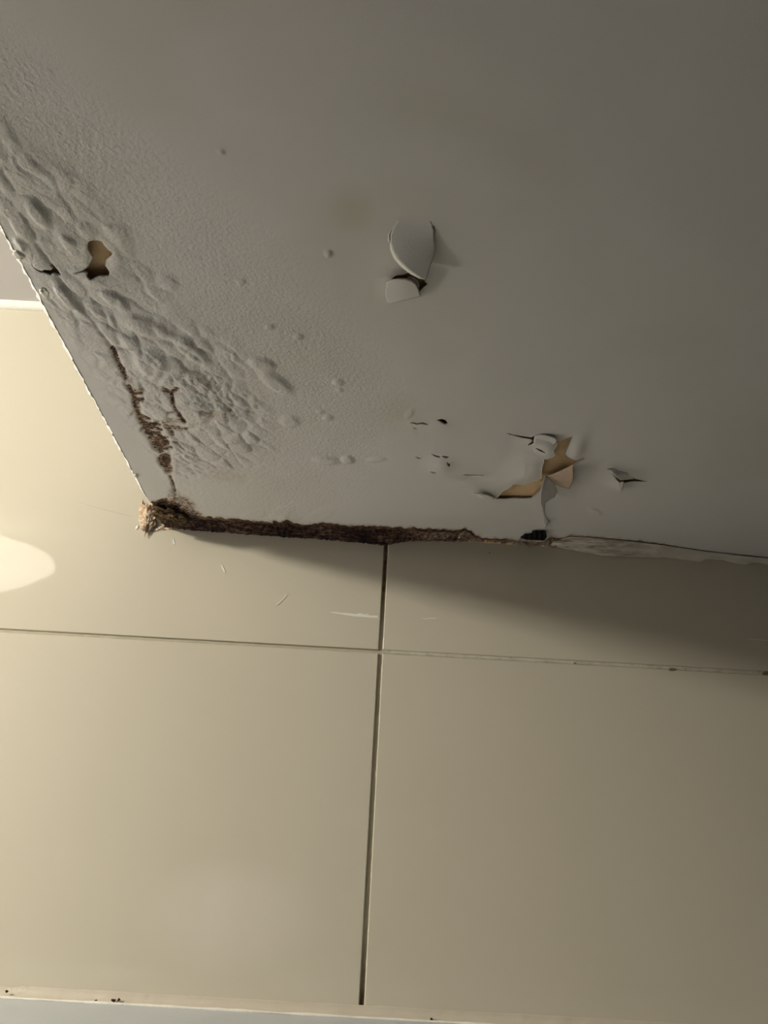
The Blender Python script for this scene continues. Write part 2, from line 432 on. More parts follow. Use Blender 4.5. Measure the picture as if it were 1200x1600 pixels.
WINS = [(wrect(HOLES[0] + HOLES[1]), [0, 1]), (wrect(HOLES[2]), [2]), (r_right, list(range(3, 16))), (r_strip, [16, 'strip'])]
vid = np.full(GX.shape, -1, int)
V2 = []; F = []
inwin = np.zeros((len(gx) - 1, len(gy) - 1), bool)
interior = np.zeros(GX.shape, bool)
for (i0, i1, j0, j1), _ in WINS:
    inwin[i0:i1, j0:j1] = True; interior[i0 + 1:i1, j0 + 1:j1] = True
    if j1 == len(gy) - 1: interior[i0:i1 + 1, j0 + 1:] = True
keep = ~interior
cnt = int(keep.sum()); vid[keep] = np.arange(cnt)
V2 = list(zip(GX[keep].tolist(), GY[keep].tolist()))
ii, jj = np.nonzero(~inwin)
F = np.stack([vid[ii, jj], vid[ii + 1, jj], vid[ii + 1, jj + 1], vid[ii, jj + 1]], 1).tolist()
rim_edges = []
for (i0, i1, j0, j1), hs in WINS:
    polys = [strip_poly if h == 'strip' else HOLES[h] for h in hs]
    X_ = GX[i0:i1 + 1, j0:j1 + 1].ravel(); Y_ = GY[i0:i1 + 1, j0:j1 + 1].ravel()
    I_, J_ = np.meshgrid(np.arange(i0, i1 + 1), np.arange(j0, j1 + 1), indexing='ij'); I_ = I_.ravel(); J_ = J_.ravel()
    bnd = (I_ == i0) | (I_ == i1) | (J_ == j0) | (J_ == j1)
    ok = np.ones(X_.shape, bool)
    for p in polys:
        d = polydist(X_, Y_, p + [p[0]]); ok &= (d > STEP * 0.4) & ~inside(X_, Y_, p)
    ok |= bnd & (J_ < len(gy) - 1)
    X_, Y_, I_, J_ = X_[ok], Y_[ok], I_[ok], J_[ok]
    pts = [Vector((a * 1000, b * 1000)) for a, b in zip(X_, Y_)]; n0 = len(pts)
    cons = []
    for p in polys:
        k = len(pts); q = []
        for (ax, ay), (bx, by) in zip(p, p[1:] + [p[0]]):       # resample and roughen the torn outline
            L = math.hypot(bx - ax, by - ay); m = max(1, int(L / 0.0022)) if L < 0.3 else 1
            for t in range(m):
                jx = rr.uniform(-1, 1) * 0.00025 if t else 0
                q.append((ax + (bx - ax) * t / m + jx, ay + (by - ay) * t / m + jx))
        pts += [Vector((a * 1000, b * 1000)) for a, b in q]
        cons += [(k + t, k + (t + 1) % len(q)) for t in range(len(q))]
    ov, oe, of, orig, _, _ = delaunay_2d_cdt(pts, cons, [], 0, 1e-4)
    vx = np.array([v.x for v in ov]) / 1000; vy = np.array([v.y for v in ov]) / 1000
    tri = np.array([tuple(f) for f in of]); cx = vx[tri].mean(1); cy = vy[tri].mean(1)
    bad = np.zeros(len(tri), bool)
    for p in polys: bad |= inside(cx, cy, p)
    bad |= (cx > gx[-1]) | (cx < gx[0] - 1e-5) | (cy > gy[-1])
    mp = {}
    for vi, o_ in enumerate(orig):
        for o1 in o_:
            if o1 < n0 and vid[I_[o1], J_[o1]] >= 0: mp[vi] = int(vid[I_[o1], J_[o1]])
    def g(vi):
        if vi not in mp: mp[vi] = len(V2); V2.append((float(vx[vi]), float(vy[vi])))
        return mp[vi]
    ec = {}
    for t in tri[~bad]:
        a = [g(int(q)) for q in t]; F.append(a)
        for e in ((t[0], t[1]), (t[1], t[2]), (t[2], t[0])):
            ke = tuple(sorted((int(e[0]), int(e[1])))); ec[ke] = ec.get(ke, 0) + 1
    cs = set()
    for (a, b) in ec:
        if ec[(a, b)] == 1 and ((mp[a] >= cnt) or (mp[b] >= cnt)): rim_edges.append((mp[a], mp[b]))
V2 = np.array(V2); sx, sy = V2[:, 0], V2[:, 1]
px, py = project(sx, sy, np.full(sx.shape, ZS))

# --- relief of the paint film, millimetres downwards
band = [(-80, 230), (0, 300), (80, 375), (160, 470), (225, 540), (290, 600), (330, 660), (330, 720)]
dB = polydist(px, py, band)
bm = sstep(112, 48, dB + 26 * (fbm(sx * 28, sy * 28, 31) - .5) * 2)
bm *= sstep(760, 722, py + 0.12 * (px - 300)) 
side = sstep(0.0, 0.02, sx - X0)
rough_line = [(-20, 120), (150, 260), (300, 400), (430, 520), (520, 620), (470, 720)]
rm = np.maximum(bm, 0.85 * sstep(150, 30, polydist(px, py, rough_line) + 50 * (fbm(sx * 14, sy * 14, 77) - .5)))
rm = np.maximum(rm, 0.45 * sstep(60, 10, polydist(px, py, [(280, 770), (460, 780)])))
ca, sa = math.cos(0.42), math.sin(0.42)
wx = sx + 0.018 * (fbm(sx * 35, sy * 35, 3) - .5); wy = sy + 0.016 * (fbm(sx * 35 + 9, sy * 35, 4) - .5)
u = wx * ca - wy * sa; vv = wx * sa + wy * ca
f1, f2, idv = worley(u / 0.0165, vv / 0.027, 11)
pill = (1 - np.exp(-3.2 * (f2 - f1))) * (0.35 + 0.9 * idv)
g1, g2, gid = worley(u / 0.0062 + 3, vv / 0.0095 + 1, 23)
pill2 = (1 - np.exp(-3.5 * (g2 - g1))) * (0.3 + 0.9 * gid)
und = fbm(u / 0.05, vv / 0.09, 41, 3)
tough = sstep(0.42, 0.6, fbm(sx * 22, sy * 22, 55)) * (0.4 + 1.0 * gaus(px, py, 330, 640, 90, 90))
D = bm * (2.7 * pill + 1.5 * pill2 * (0.15 + tough) + 5.0 * (und - 0.3))
q1, q2, _ = worley(sx / 0.0048, sy / 0.0058, 61)
D += rm * 0.42 * (1 - q1) * (0.4 + fbm(sx * 60, sy * 60, 8))
D += 0.25 * rm * fbm(sx * 500, sy * 500, 15, 2)
slow = lambda x, y: 3.0 * (fbm(x * 5, y * 5, 91, 3) - .5)
D += slow(sx, sy) * sstep(0, 0.05, sx - X0) * sstep(-0.8, -0.7, sy) * sstep(gx[-1], gx[-1] - .08, sx)   # slow waves of the old ceiling
BL = [(410,568,23,11,15,2.6),(432,597,33,12,32,3.0),(453,657,17,11,10,2.2),(510,718,23,7,3,2.8),(543,717,12,7,5,2.4),(588,717,16,4.5,-3,1.5),
      (466,525,8,5,0,1.4),(421,510,8,5,0,1.4),(528,596,9,6,0,1.6),(531,608,5,4,0,1.2),(512,652,9,5,0,1.5),(500,642,7,4,0,1.0),(513,396,6,6,0,1.3),(345,238,5,4,0,.8),(376,440,8,5,0,1.2),
      (225,505,46,13,18,3.6),(180,465,30,10,35,3.0),(300,545,40,11,40,3.0),(262,440,20,12,30,1.4),(105,460,40,9,50,3.0),(235,560,30,22,30,3.6),(300,640,34,24,40,3.2),(356,660,28,14,10,2.2),(370,695,34,12,10,2.4),
      (60,330,30,12,50,3.0),(110,380,26,9,50,2.5),(30,380,16,8,50,2.0),(395,805,24,9,-12,.5),(440,800,22,11,-20,.6),(500,805,28,11,-20,.5),(330,600,18,10,30,1.6),(640,645,10,6,-50,.8),
      (930,800,12,5,20,.8)]
for cx_, cy_, a_, b_, an, am in BL: D += am * dome(px, py, cx_, cy_, a_, b_, an)
# lips of torn paint hang down towards the tears
D += 2.5 * gaus(px, py, 626, 445, 20, 13) * (py > 430) + 2.0 * gaus(px, py, 625, 405, 22, 22)
D += 6 * gaus(px, py, 832, 730, 24, 17, -15) + 1.5 * gaus(px, py, 800, 752, 20, 6, -20) + 5 * gaus(px, py, 860, 698, 12, 10) + 3 * gaus(px, py, 838, 690, 16, 6)
D += 3.0 * gaus(px, py, 760, 772, 16, 5, 10) + 3.5 * gaus(px, py, 690, 725, 13, 9) + 1.5 * gaus(px, py, 655, 660, 14, 5) + 2 * gaus(px, py, 690, 662, 12, 5)
D += 3.0 * gaus(px, py, 902, 700, 8, 14, 25) - 3.0 * gaus(px, py, 740, 748, 16, 3) + 4.0 * gaus(px, py, 970, 756, 12, 6) + 2.0 * gaus(px, py, 985, 740, 14, 6)
D *= 1 - 0.75 * np.clip(gaus(px, py, 74, 414, 26, 14) + gaus(px, py, 152, 402, 24, 26), 0, 1)
D += 4.0 * gaus(px, py, 150, 434, 24, 10, 10) + 2.5 * gaus(px, py, 134, 395, 9, 16) + 2 * gaus(px, py, 182, 405, 9, 18) + 3 * gaus(px, py, 62, 408, 12, 8) + 1.5 * gaus(px, py, 80, 434, 20, 6)
D += 3.0 * gaus(px, py, 790, 838, 40, 5) + 2.0 * gaus(px, py, 448, 812, 10, 5)
# creases
def crease(pts, wd, am):
    global D
    D -= am * np.exp(-(polydist(px, py, pts) / wd) ** 2)
crease([(211,517),(218,528)], 1.6, 2); crease([(172,548),(215,541)], 1.5, 1.4); crease([(214,537),(232,545),(250,560)], 2, 1.2)
crease([(60,380),(100,440),(150,505),(190,560)], 2.0, 1.6); crease([(270,690),(300,705),(340,730)], 1.6, 1.2)
crease([(266,742),(272,760),(274,785)], 1.6, 1.6); crease([(850,640),(900,642)], 3, .2)
# rust lines
LINES = [([(177,543),(182,556),(190,570),(198,588)], 3.6, 1.0),([(203,600),(209,618),(212,634),(218,650),(228,668),(238,680)], 3.4, 1.0),
         ([(207,612),(222,611)], 3, .95),([(212,626),(222,623)], 3, .95),([(210,608),(216,640)], 5, .7),([(218,648),(234,656)], 2.6, 1),([(222,660),(238,666),(246,662)], 3.6, .9),([(230,676),(248,678),(256,692)], 3.4, 1),
         ([(236,684),(244,700),(254,706)], 4, .9),([(258,606),(268,612),(272,608),(278,604)], 3.4, .9),([(269,612),(271,625),(277,638),(288,656)], 2.8, 1),([(258,660),(286,653)], 5, .55),([(262,668),(292,669)], 3, .75),([(256,660),(270,678)], 3.5, .75),
         ([(272,690),(288,700)], 1.6, .8),([(178,545),(184,541),(210,540)], 1.2, .5),([(335,640),(352,645),(362,638)], 4, .5),([(318,638),(345,650)], 3, .45),([(300,575),(330,600)], 8, .22),([(340,740),(378,748)], 8, .25),([(190,580),(205,590)], 4, .6),([(226,660),(222,672)], 2, .8),([(214,640),(206,648)], 2, .5),([(240,686),(262,684)], 2.4, .9),([(246,704),(268,700)], 2.4, .9),([(262,612),(256,602)], 2.4, .6),([(276,640),(264,644)], 2.4, .6),([(206,600),(196,596)], 2, .5),([(232,668),(252,672)], 2, .9),
         ([(266,745),(273,765),(274,785)], 1.4, .85)]
rust = np.zeros(sx.shape)
jit = 3.2 * (fbm(sx * 130, sy * 130, 71, 3) - .5)
for pts, wd, am in LINES: rust = np.maximum(rust, am * sstep(wd * 1.9, wd * .5, polydist(px, py, pts) + jit))
for cx_, cy_, a_, b_, am in [(252,692,13,9,1),(258,720,11,13,1),(264,733,8,7,.9),(222,606,8,4,.6),(282,795,24,20,.75),(272,775,10,12,.55),(300,806,16,8,.85),(246,664,8,8,.65)]:
    rust = np.maximum(rust, am * sstep(1.25, .75, np.hypot((px - cx_) / a_, (py - cy_) / b_) + jit * .11))
dE = polydist(px, py, [p for p in edge_px if p[0] < 1060])
rust = np.maximum(rust, sstep(9, 1, dE + 1.5 * jit) * sstep(860, 700, px) * .8 * (px > 236) + sstep(6, 1, dE + jit) * .6 * (px > 236) * (px < 1060))
D -= 2.2 * rust * (0.4 + fbm(sx * 400, sy * 250, 66, 2)) * (py < 770)
stain = 0.55 * gaus(px, py, 550, 330, 28, 26) + 0.30 * gaus(px, py, 628, 642, 26, 14) + 0.22 * gaus(px, py, 680, 170, 70, 26, 12) + 0.2 * gaus(px, py, 820, 240, 60, 30, 30) + 0.2 * gaus(px, py, 720, 850, 160, 10)
stain = np.maximum(stain, 0.16 * sstep(0.45, 0.65, fbm(sx * 7 + 3, sy * 7, 83, 3)))
fade = sstep(0, 0.012, sx - X0) * 0.85 + 0.15
fade = fade * sstep(-0.8, -0.77, sy) * sstep(gx[-1], gx[-1] - .03, sx)
D = D * fade
# ragged free edge
ex = (np.abs(sx - X0) < 1e-6)
sx = sx + ex * (0.0036 * (fbm(sy * 170, sy * 0, 13, 4) - .55))
V = np.stack([sx, sy, ZS - D / 1000.0], 1).tolist()
Vr, Vs, Vg = rust.tolist(), stain.tolist(), rm.tolist()
zz = [v[2] for v in V]
rim = {}
def addv(p, r=0, s=0, g_=0):
    V.append(p); Vr.append(r); Vs.append(s); Vg.append(g_); return len(V) - 1
for a, b in rim_edges:
    for q in (a, b):
        if q not in rim: rim[q] = addv([V[q][0], V[q][1], V[q][2] + 0.0009], Vr[q] * .5, 0, 0)
    F.append([a, b, rim[b], rim[a]])
# the vertical side of the soffit, starting from the ragged arris
col0 = [k for k in range(cnt) if abs(V2[k][0] - X0) < 1e-6 and V2[k][1] < -0.012]
col0.sort(key=lambda k: V2[k][1])
prev = col0
for dxo, dz in ((0.0026, 0.0018), (0.0040, 0.0040), (0.0040, 0.012), (0.001, 0.05), (0.0, CEIL - ZS)):
    cur = []
    for k in col0:
        y_ = V2[k][1]; nn = float(fbm(np.array(y_ * 160), np.array(dz * 300), 17, 3)) - .5
        amp = 0.0036 if dz < 0.02 else (0.001 if dz < 0.1 else 0)
        cur.append(addv([X0 - dxo + nn * amp * 1.4, y_, (zz[k] if dz < 0.02 else ZS) + dz + nn * amp * .6], 0, 0, .6))
    for i in range(len(col0) - 1): F.append([prev[i], cur[i], cur[i + 1], prev[i + 1]])
    prev = cur
# flat continuation towards the front of the room and the right wall
a = addv([X0, YF, ZS]); b = addv([gx[-1], YF, ZS]); c = addv([XR, YF, ZS]); d = addv([XR, gy[0], ZS]); e = addv([XR, 0, ZS])
i00 = int(vid[0, 0]); i10 = int(vid[-1, 0]); top = addv([gx[-1], 0, ZS])
F += [[a, b, i10] + [int(vid[i, 0]) for i in range(len(gx) - 2, -1, -1)], [b, c, d, i10]]
F.append([i10, d, e, top] + [int(vid[-1, j]) for j in range(len(gy) - 2, 0, -1) if vid[-1, j] >= 0])
a2 = addv([X0, YF, CEIL]); F.append([a, i00, prev[0], a2])
F = [f for f in F]
soffit = struct(link('trim_1', V, F, M_SOFFIT, uvattr={'rust': Vr, 'stain': Vs, 'rough': Vg}), None)
soffit['label'] = 'lowered painted plaster ceiling soffit, blistered and peeling'
# board behind the paint film
def und_fn(a_, b_):
    x_ = X0 + 0.002 + (gx[-1] - X0) * a_; y_ = -0.8 + 0.803 * b_
    return (x_, y_, ZS + 0.0045 + 0.0025 * float(vnoise(np.array(x_ * 60), np.array(y_ * 60), 44)))
uv_, uf_ = grid_mesh(220, 190, und_fn)
link('bare_board', uv_, uf_, M_UNDER, soffit)

# ------------------------------------------------------------------ things on the soffit
def film(name, outline, hinge, drop_fn, mat, parent=None, th=0.0008, step=2.2, curl=0.0):
    """a sheet of paint film: outline in photo pixels of the place where it hangs, drop in metres below the soffit"""
    xs_ = [p[0] for p in outline]; ys_ = [p[1] for p in outline]
    pts = []; out = outline
    q = []
    for (ax, ay), (bx, by) in zip(out, out[1:] + [out[0]]):
        L = math.hypot(bx - ax, by - ay); m = max(1, int(L / step))
        q += [(ax + (bx - ax) * t / m + (rr.uniform(-.25, .25) if t else 0), ay + (by - ay) * t / m + (rr.uniform(-.25, .25) if t else 0)) for t in range(m)]
    gx_, gy_ = np.meshgrid(np.arange(min(xs_), max(xs_), step), np.arange(min(ys_), max(ys_), step)); gx_ = gx_.ravel(); gy_ = gy_.ravel()
    k = inside(gx_, gy_, q) & (polydist(gx_, gy_, q + [q[0]]) > step * .5)
    pts = [Vector(p) for p in q] + [Vector(p) for p in zip(gx_[k], gy_[k])]
    ov, _, of, _, _, _ = delaunay_2d_cdt(pts, [(i, (i + 1) % len(q)) for i in range(len(q))], [], 1, 1e-4)
    vs = []
    for v in ov:
        p0 = on_soffit(v.x, v.y); vs.append(tuple(on_soffit(v.x, v.y, drop_fn(v.x, v.y) + float(slow(np.array(p0[0]), np.array(p0[1]))) / 1000)))
    o = link(name, vs, [tuple(f) for f in of], mat, parent)
    m = o.modifiers.new('s', 'SOLIDIFY'); m.thickness = th; m.offset = 0
    return o

# 1 the big shield-shaped flake
def d1(x, y):
    t = (y - 350) / 87.0; u_ = (x - 645) / 34.0
    return float(-0.0008 + 0.0013 * sstep(334, 364, y)) + 0.0125 * max(t, 0) ** 1.5 + 0.0012 * (1 - u_ * u_) * math.sin(min(max(t, 0), 1) * PI) - 0.003 * u_ * max(t, 0)
f1_ = film('paint_flake', [(628,334),(618,351),(614,358),(610.5,366),(610,376),(613,388),(621,402),(632,414.5),(645,426),(657,434),(663.5,436.5),(667,434),(670,424),(673,413),(677,403),(679.5,388),(679,370),(677,356),(670,336),(648,332)], None, d1, M_FLAKE)
tag(f1_, 'largest hanging flake of pale paint, shield-shaped, in the middle of the ceiling', 'paint flake')
# curled edge of that flake, its lit brightness put into a paler material
ev = []
E1 = [(610,376),(613,388),(621,402),(632,414.5),(645,426),(657,434),(663.5,436.5)]
def ribbon(pts, fn, w0, w1):
    vs, fs = [], []
    P = []
    for (ax, ay), (bx, by) in zip(pts[:-1], pts[1:]):
        for t in range(6): P.append((ax + (bx - ax) * t / 6, ay + (by - ay) * t / 6))
    P.append(pts[-1])
    for i, (x_, y_) in enumerate(P):
        s_ = i / (len(P) - 1); ww = math.sin(PI * min(1, max(0.02, s_)) ** .8) 
        for q in range(4):
            t = q / 3
            vs.append(tuple(on_soffit(x_ - w0 * ww * t, y_ + w1 * ww * t, fn(x_, y_) + 0.0004 - 0.0035 * t * t * ww)))
    for i in range(len(P) - 1):
        for q in range(3):
            a_ = i * 4 + q; fs.append((a_, a_ + 1, a_ + 5, a_ + 4))
    return vs, fs
rv, rf = ribbon(E1, d1, 5.0, 3.0)
ro = link('curled_edge', rv, rf, M_CHALK, f1_); m_ = ro.modifiers.new('s', 'SOLIDIFY'); m_.thickness = 0.0006
# 2 the lifted piece below it
def d2(x, y):
    t = max(0, min(1, (474 - y) / 38.0)); return 0.0095 * t ** 1.1 + 0.0010 + 0.0018 * math.exp(-((x - 628) / 18.0) ** 2) * math.sin(PI * t * .8)
f2_ = film('paint_flake', [(604,440),(612,437),(622,435.5),(634,436),(642,438),(650,444),(654,452),(657,463),(645,466),(630,469),(614,474),(606,473),(602,460)], None, d2, M_FLAKE)
tag(f2_, 'small cream paint flake lifting just below the large shield-shaped flake', 'paint flake')
# 3 peeled patch: pinkish flap, grey curl, left flap
def d3(x, y): return 0.001 + 0.010 * max(0, min(1, (x - 850) / 45.0)) ** 1.3 * (1 - 0.5 * max(0, min(1, (y - 724) / 40)))
f3_ = film('paint_flake', [(853,745),(862,741.5),(880,734),(897,725),(896,735),(897,746),(893,757),(890,764),(880,761.5),(868,757),(861,750)], None, d3, M_TANFILM)
tag(f3_, 'pinkish tan paint flap folded over on the right of the bare patch', 'paint flake')
def d4(x, y):
    t = (y - 744) / 80.0; return 0.001 + 0.013 * math.sin(PI * min(1, max(0, t)) ** .7) * (1 - 0.045 * (x - 846))
f4_ = film('paint_flake', [(853,743),(849,751),(846,762),(844,775),(844,786),(846.5,797),(848,808),(849,817),(851.5,825),(855,820),(859,814),(855,811),(852.5,804),(851,795),(852,786),(858,781),(866,777),(870,769),(868,760),(863,753),(858,747)], None, d4, M_FLAKE)
tag(f4_, 'narrow grey curl of paint hanging from the bottom of the tan bare patch', 'paint flake')
def d5(x, y): return 0.0105 * math.exp(-((x - 846) / 40.0) ** 2) + 0.0012
f5_ = film('paint_flake', [(836,681),(846,679),(858,681),(868,684.5),(870.5,689),(868,694),(864,697),(864,703),(868.5,708),(861,710.5),(850,711),(840,706),(854,702),(845,697),(837,695),(833,689)], None, lambda x, y: 0.001 + 0.0035 * max(0, (x - 832) / 38.0), M_FLAKE)
tag(f5_, 'white paint flake lifting at the top left of the tan bare patch', 'paint flake')
def d6(x, y): return 0.0006 + 0.009 * math.exp(-((x - 958) / 16.0) ** 2) * max(0, min(1, (y - 732) / 8.0))
f6_ = film('paint_flake', [(951,734),(959,732.5),(969,735.5),(979,739),(986,744),(990,748),(978,749.5),(969,750.5),(962,744.5)], None, d6, M_FLAKE)
tag(f6_, 'small triangular paint flake furthest right on the ceiling, with a dark slit', 'paint flake')
f7_ = film('paint_flake', [(962,748),(969,753.5),(975,752.5),(974,762),(970,768),(965,759)], None, lambda x, y: 0.001 + 0.007 * max(0, (768 - y) / 18.0), M_FLAKE)
tag(f7_, 'tiny pale paint tip pointing down beneath the furthest right flake', 'paint flake')
f8_ = film('paint_flake', [(740,770),(752,771),(765,774),(774,778),(769,781),(760,778.5),(752,777),(745,773)], None, lambda x, y: 0.0035 + 0.003 * (780 - y) / 10, M_FLAKE)
tag(f8_, 'thin white paint sliver left of the tan bare patch', 'paint flake')
# crumbs
def lump(name, centre, size, mat, label=None, cat=None, seed=1, sub=3, rough=0.35, group=None, squash=(1, 1, 1)):
    import bmesh
    bm_ = bmesh.new(); bmesh.ops.create_icosphere(bm_, subdivisions=sub, radius=1)
    r_ = random.Random(seed); o3 = Vector((r_.uniform(0, 99), r_.uniform(0, 99), r_.uniform(0, 99)))
    from mathutils import noise as mn
    for v in bm_.verts:
        k = 1 + rough * 2 * mn.noise(v.co * 1.6 + o3) + rough * mn.noise(v.co * 4.5 + o3) + rough * .5 * mn.noise(v.co * 11 + o3)
        v.co = Vector((v.co.x * squash[0], v.co.y * squash[1], v.co.z * squash[2])) * k * size
    me = bpy.data.meshes.new(name); bm_.to_mesh(me); bm_.free(); me.materials.append(mat)
    me.polygons.foreach_set('use_smooth', [True] * len(me.polygons))
    o = bpy.data.objects.new(name, me); S.collection.objects.link(o); o.location = tuple(centre)
    if label: tag(o, label, cat, group)
    return o
for k, (a_, b_, s_, lab) in enumerate([(29,398,.0032,'bright plaster crumb on the soffit edge, level with the dark crack'),(70,457,.0034,'bright plaster crumb on the soffit edge, just above the corner bead'),
                                  (212,744,.0022,'tiny white plaster crumb on the soffit edge nearest the rotten corner')]):
    p = on_soffit(a_, b_, 0.0015); lump('plaster_crumb', p, s_, M_CHALK, lab, 'plaster crumb', 5 + k, squash=(1.2, 1.6, .6))

# ------------------------------------------------------------------ joint between soffit and wall
def joint_mesh(x0, x1, n, fn):
    """fn(x) -> profile points (y, z) from the soffit side round to the wall side"""
    vs, fs = [], []; m = None
    for i in range(n + 1):
        x_ = x0 + (x1 - x0) * i / n; pr = fn(x_); m = len(pr)
        vs += [(x_, y_, z_) for y_, z_ in pr]
    for i in range(n):
        for q in range(m - 1):
            a_ = i * m + q; fs.append((a_, a_ + 1, a_ + m + 1, a_ + m))
    return vs, fs
wallline = [(235,822),(300,829),(340,832),(420,838),(500,843),(560,848),(596,852),(606,851),(640,846),(700,846),(760,847),(800,850),(850,854),(880,857),(905,861)]
def line_z(x_, pts):
    W_ = [on_wall(*p) for p in pts]
    xs_ = [p[0] for p in W_]; zs_ = [p[2] for p in W_]; return float(np.interp(x_, xs_, zs_))
edge_x = np.array([p[0] for p in edge]); edge_y = np.array([p[1] for p in edge])
o_ = np.argsort(edge_x); edge_x = edge_x[o_]; edge_y = edge_y[o_]
sn = lambda a_, b_, s_: float(fbm(np.array(a_), np.array(b_), s_, 4)) - .5
def rot_prof(x_):
    ye = float(np.interp(x_, edge_x, edge_y)) ; zb = line_z(x_, wallline) + 0.003 * sn(x_ * 300, 0.0, 7)
    pts = []
    for q in range(25):
        t = q / 24.0
        y_ = (ye + 0.0035) * (1 - t) + (-0.0006) * t
        zc_ = ZS + 0.004 - (ZS + 0.004 - zb) * t ** 1.6
        n1 = sn(x_ * 260, t * 7, 21) * 0.007 + sn(x_ * 90, t * 3, 22) * 0.006
        env = math.sin(PI * t) ** .6 * min(1, abs(ye) / 0.02)
        pts.append((y_ - n1 * env, zc_ - 0.001 * env + n1 * env * .9))
    return pts
jv, jf = joint_mesh(X0 + 0.003, on_wall(905, 861)[0], 640, rot_prof)
rot = link('mouldy_joint_strip', jv, jf, M_ROT)
tag(rot, 'rust brown rotten strip along the joint of ceiling and tiled wall', 'rotten joint')
# fibrous clump filling the corner hole
cc = on_soffit(268, 803, -0.002)
cl = lump('rotten_fibre_clump', (cc[0], cc[1], ZS + 0.004), 0.017, M_FIBRE, 'dark brown rotten fibrous clump in the hole at the ceiling corner', 'rotten clump', 12, 5, .4, squash=(1.5, 1.4, .45))
# crumbly lit plaster on the wall at the soffit corner
cr = on_wall(229, 812)
rs = []
crumb = lump('crumbling_plaster', (cr[0] + 0.004, -0.003, cr[2] + 0.002), 0.012, M_CRUMB, 'crumbling cream and pink plaster stuck to the tiles at the rotten corner', 'crumbling plaster', 31, 5, .42, squash=(.75, .45, 1.75))
for k, (a_, b_, s_, q) in enumerate([(215,824,.003,(.7,.5,1.2)),(233,830,.0026,(1,.6,1)),(247,826,.0045,(2.2,.5,.8)),(262,826,.004,(2.5,.5,.5)),(222,793,.004,(.6,.5,2.6))]):
    p = on_wall(a_, b_); c_ = lump('plaster_chip', p, s_, M_CRUMB if k > 1 else M_CHALK, None, None, 60 + k, 3, .4, squash=q)
    c_.parent = crumb; c_.location = Vector(p) - crumb.location
# black sheet over the pit, the dark of the hole put into its colour
bp = on_soffit(834, 838, 0.0)
def d9(x, y): return 0.0005
blk = film('dark_pit_sheet', [(814,839),(820,834.5),(831,835),(832,829.5),(843,830.8),(853,830),(854,838),(851,844),(838,843.5),(822,842.5)], None, lambda x, y: 0.0012 + 0.003 * abs(math.sin(x * .4)), M_BLACK, None, .0015)
tag(blk, 'small black sheet standing for the dark pit above the joint, below the grey hanging curl', 'dark pit')

# pale aged sealant continuing to the right
seal_top = [(856,846),(872,842),(890,837),(920,838),(960,842),(1000,846),(1040,851),(1100,860),(1160,867),(1200,871),(1300,880)]
seal_bot = [(856,852),(872,856),(900,862),(940,869),(1000,871),(1040,871.5),(1075,876),(1095,878.5),(1108,875),(1128,875.5),(1150,881),(1165,882.5),(1180,880),(1200,883),(1300,890)]
stx = [on_soffit(*p) for p in seal_top]
def seal_prof(x_):
    ye = float(np.interp(x_, [p[0] for p in stx], [p[1] for p in stx])); zb = line_z(x_, seal_bot) + 0.0012 * sn(x_ * 220, 0.0, 3)
    pts = []
    for q in range(21):
        t = q / 20.0
        y_ = ye * (1 - t) ** 1.0 + (-0.0004) * t
        zc_ = ZS - 0.0015 - (ZS - 0.0015 - zb) * t ** 1.5
        env = math.sin(PI * t) ** .7
        n1 = sn(x_ * 25, t * 14, 33) * 0.006 * env
        pts.append((y_ - abs(n1) * .5 - .002 * env, zc_ - 0.0015 * env + n1))
    pts.append((-0.0002, pts[-1][1] + 0.001))
    return pts
jv, jf = joint_mesh(on_wall(856, 850)[0], XR, 520, seal_prof)
seal = link('ceiling_sealant', jv, jf, M_SEAL); 
tag(seal, 'pale cracked sealant along the ceiling joint on the right, brown streaked', 'sealant')
# caulk where the upper ceiling meets the tiles on the left
def bead_prof(x_):
    a_ = 0.0016 * sn(x_ * 45, 0.0, 5); pts = []
    for q in range(9):
        t = q / 8.0; an = t * PI / 2
        pts.append((-0.011 * math.cos(an) - a_ - 0.0006, CEIL - 0.0005 - (0.0105 + a_) * math.sin(an) - (0.0012 * sn(x_ * 90, t * 9, 6))))
    return [(-0.0112, CEIL)] + pts + [(-0.0002, pts[-1][1])]
jv, jf = joint_mesh(XL, X0 - 0.004, 300, bead_prof)
cb = link('caulk_bead', jv, jf, M_CHALK); tag(cb, 'lumpy white caulk bead between upper ceiling and tiles at the left edge', 'caulk bead')

# ------------------------------------------------------------------ ledge and its silicone at the bottom
LZ = EYE[2] - 0.1135
ledge = link('trim_2', *box(XL, 0.62, -0.46, -0.0005, LZ - 0.03, LZ), M_LEDGE, smooth=False); bevel(ledge, 0.003); struct(ledge)
ledge['label'] = 'pale grey ledge along the bottom of the tiled wall'
def sil_prof(x_):
    a_ = 0.0012 * sn(x_ * 30, 0.0, 8) + 0.0006 * sn(x_ * 200, 0.0, 9); pts = []
    for q in range(11):
        t = q / 10.0; an = t * PI / 2
        y_ = -0.0105 - a_ + 0.0102 * math.sin(an); z_ = LZ + 0.0005 + (0.0105 + a_) * (1 - math.cos(an))
        pts.append((y_, z_))
    return [(-0.011 - a_, LZ - 0.0002)] + pts + [(-0.0001, pts[-1][1] + 0.0002)]
jv, jf = joint_mesh(XL, 0.60, 500, sil_prof)
sil = link('silicone_bead', jv, jf, M_SIL)
ev_, ef_ = [], []
for i in range(601):
    x_ = XL + (0.60 - XL) * i / 600; a_ = 0.0012 * sn(x_ * 30, 0.0, 8); r_ = 0.0017 * (0.8 + 0.5 * sn(x_ * 40, 3.0, 2) * 2)
    for k in range(8): ev_.append((x_, -0.0112 - a_ + 1.3 * r_ * math.cos(k * PI / 4), LZ + 0.0008 + r_ * math.sin(k * PI / 4)))
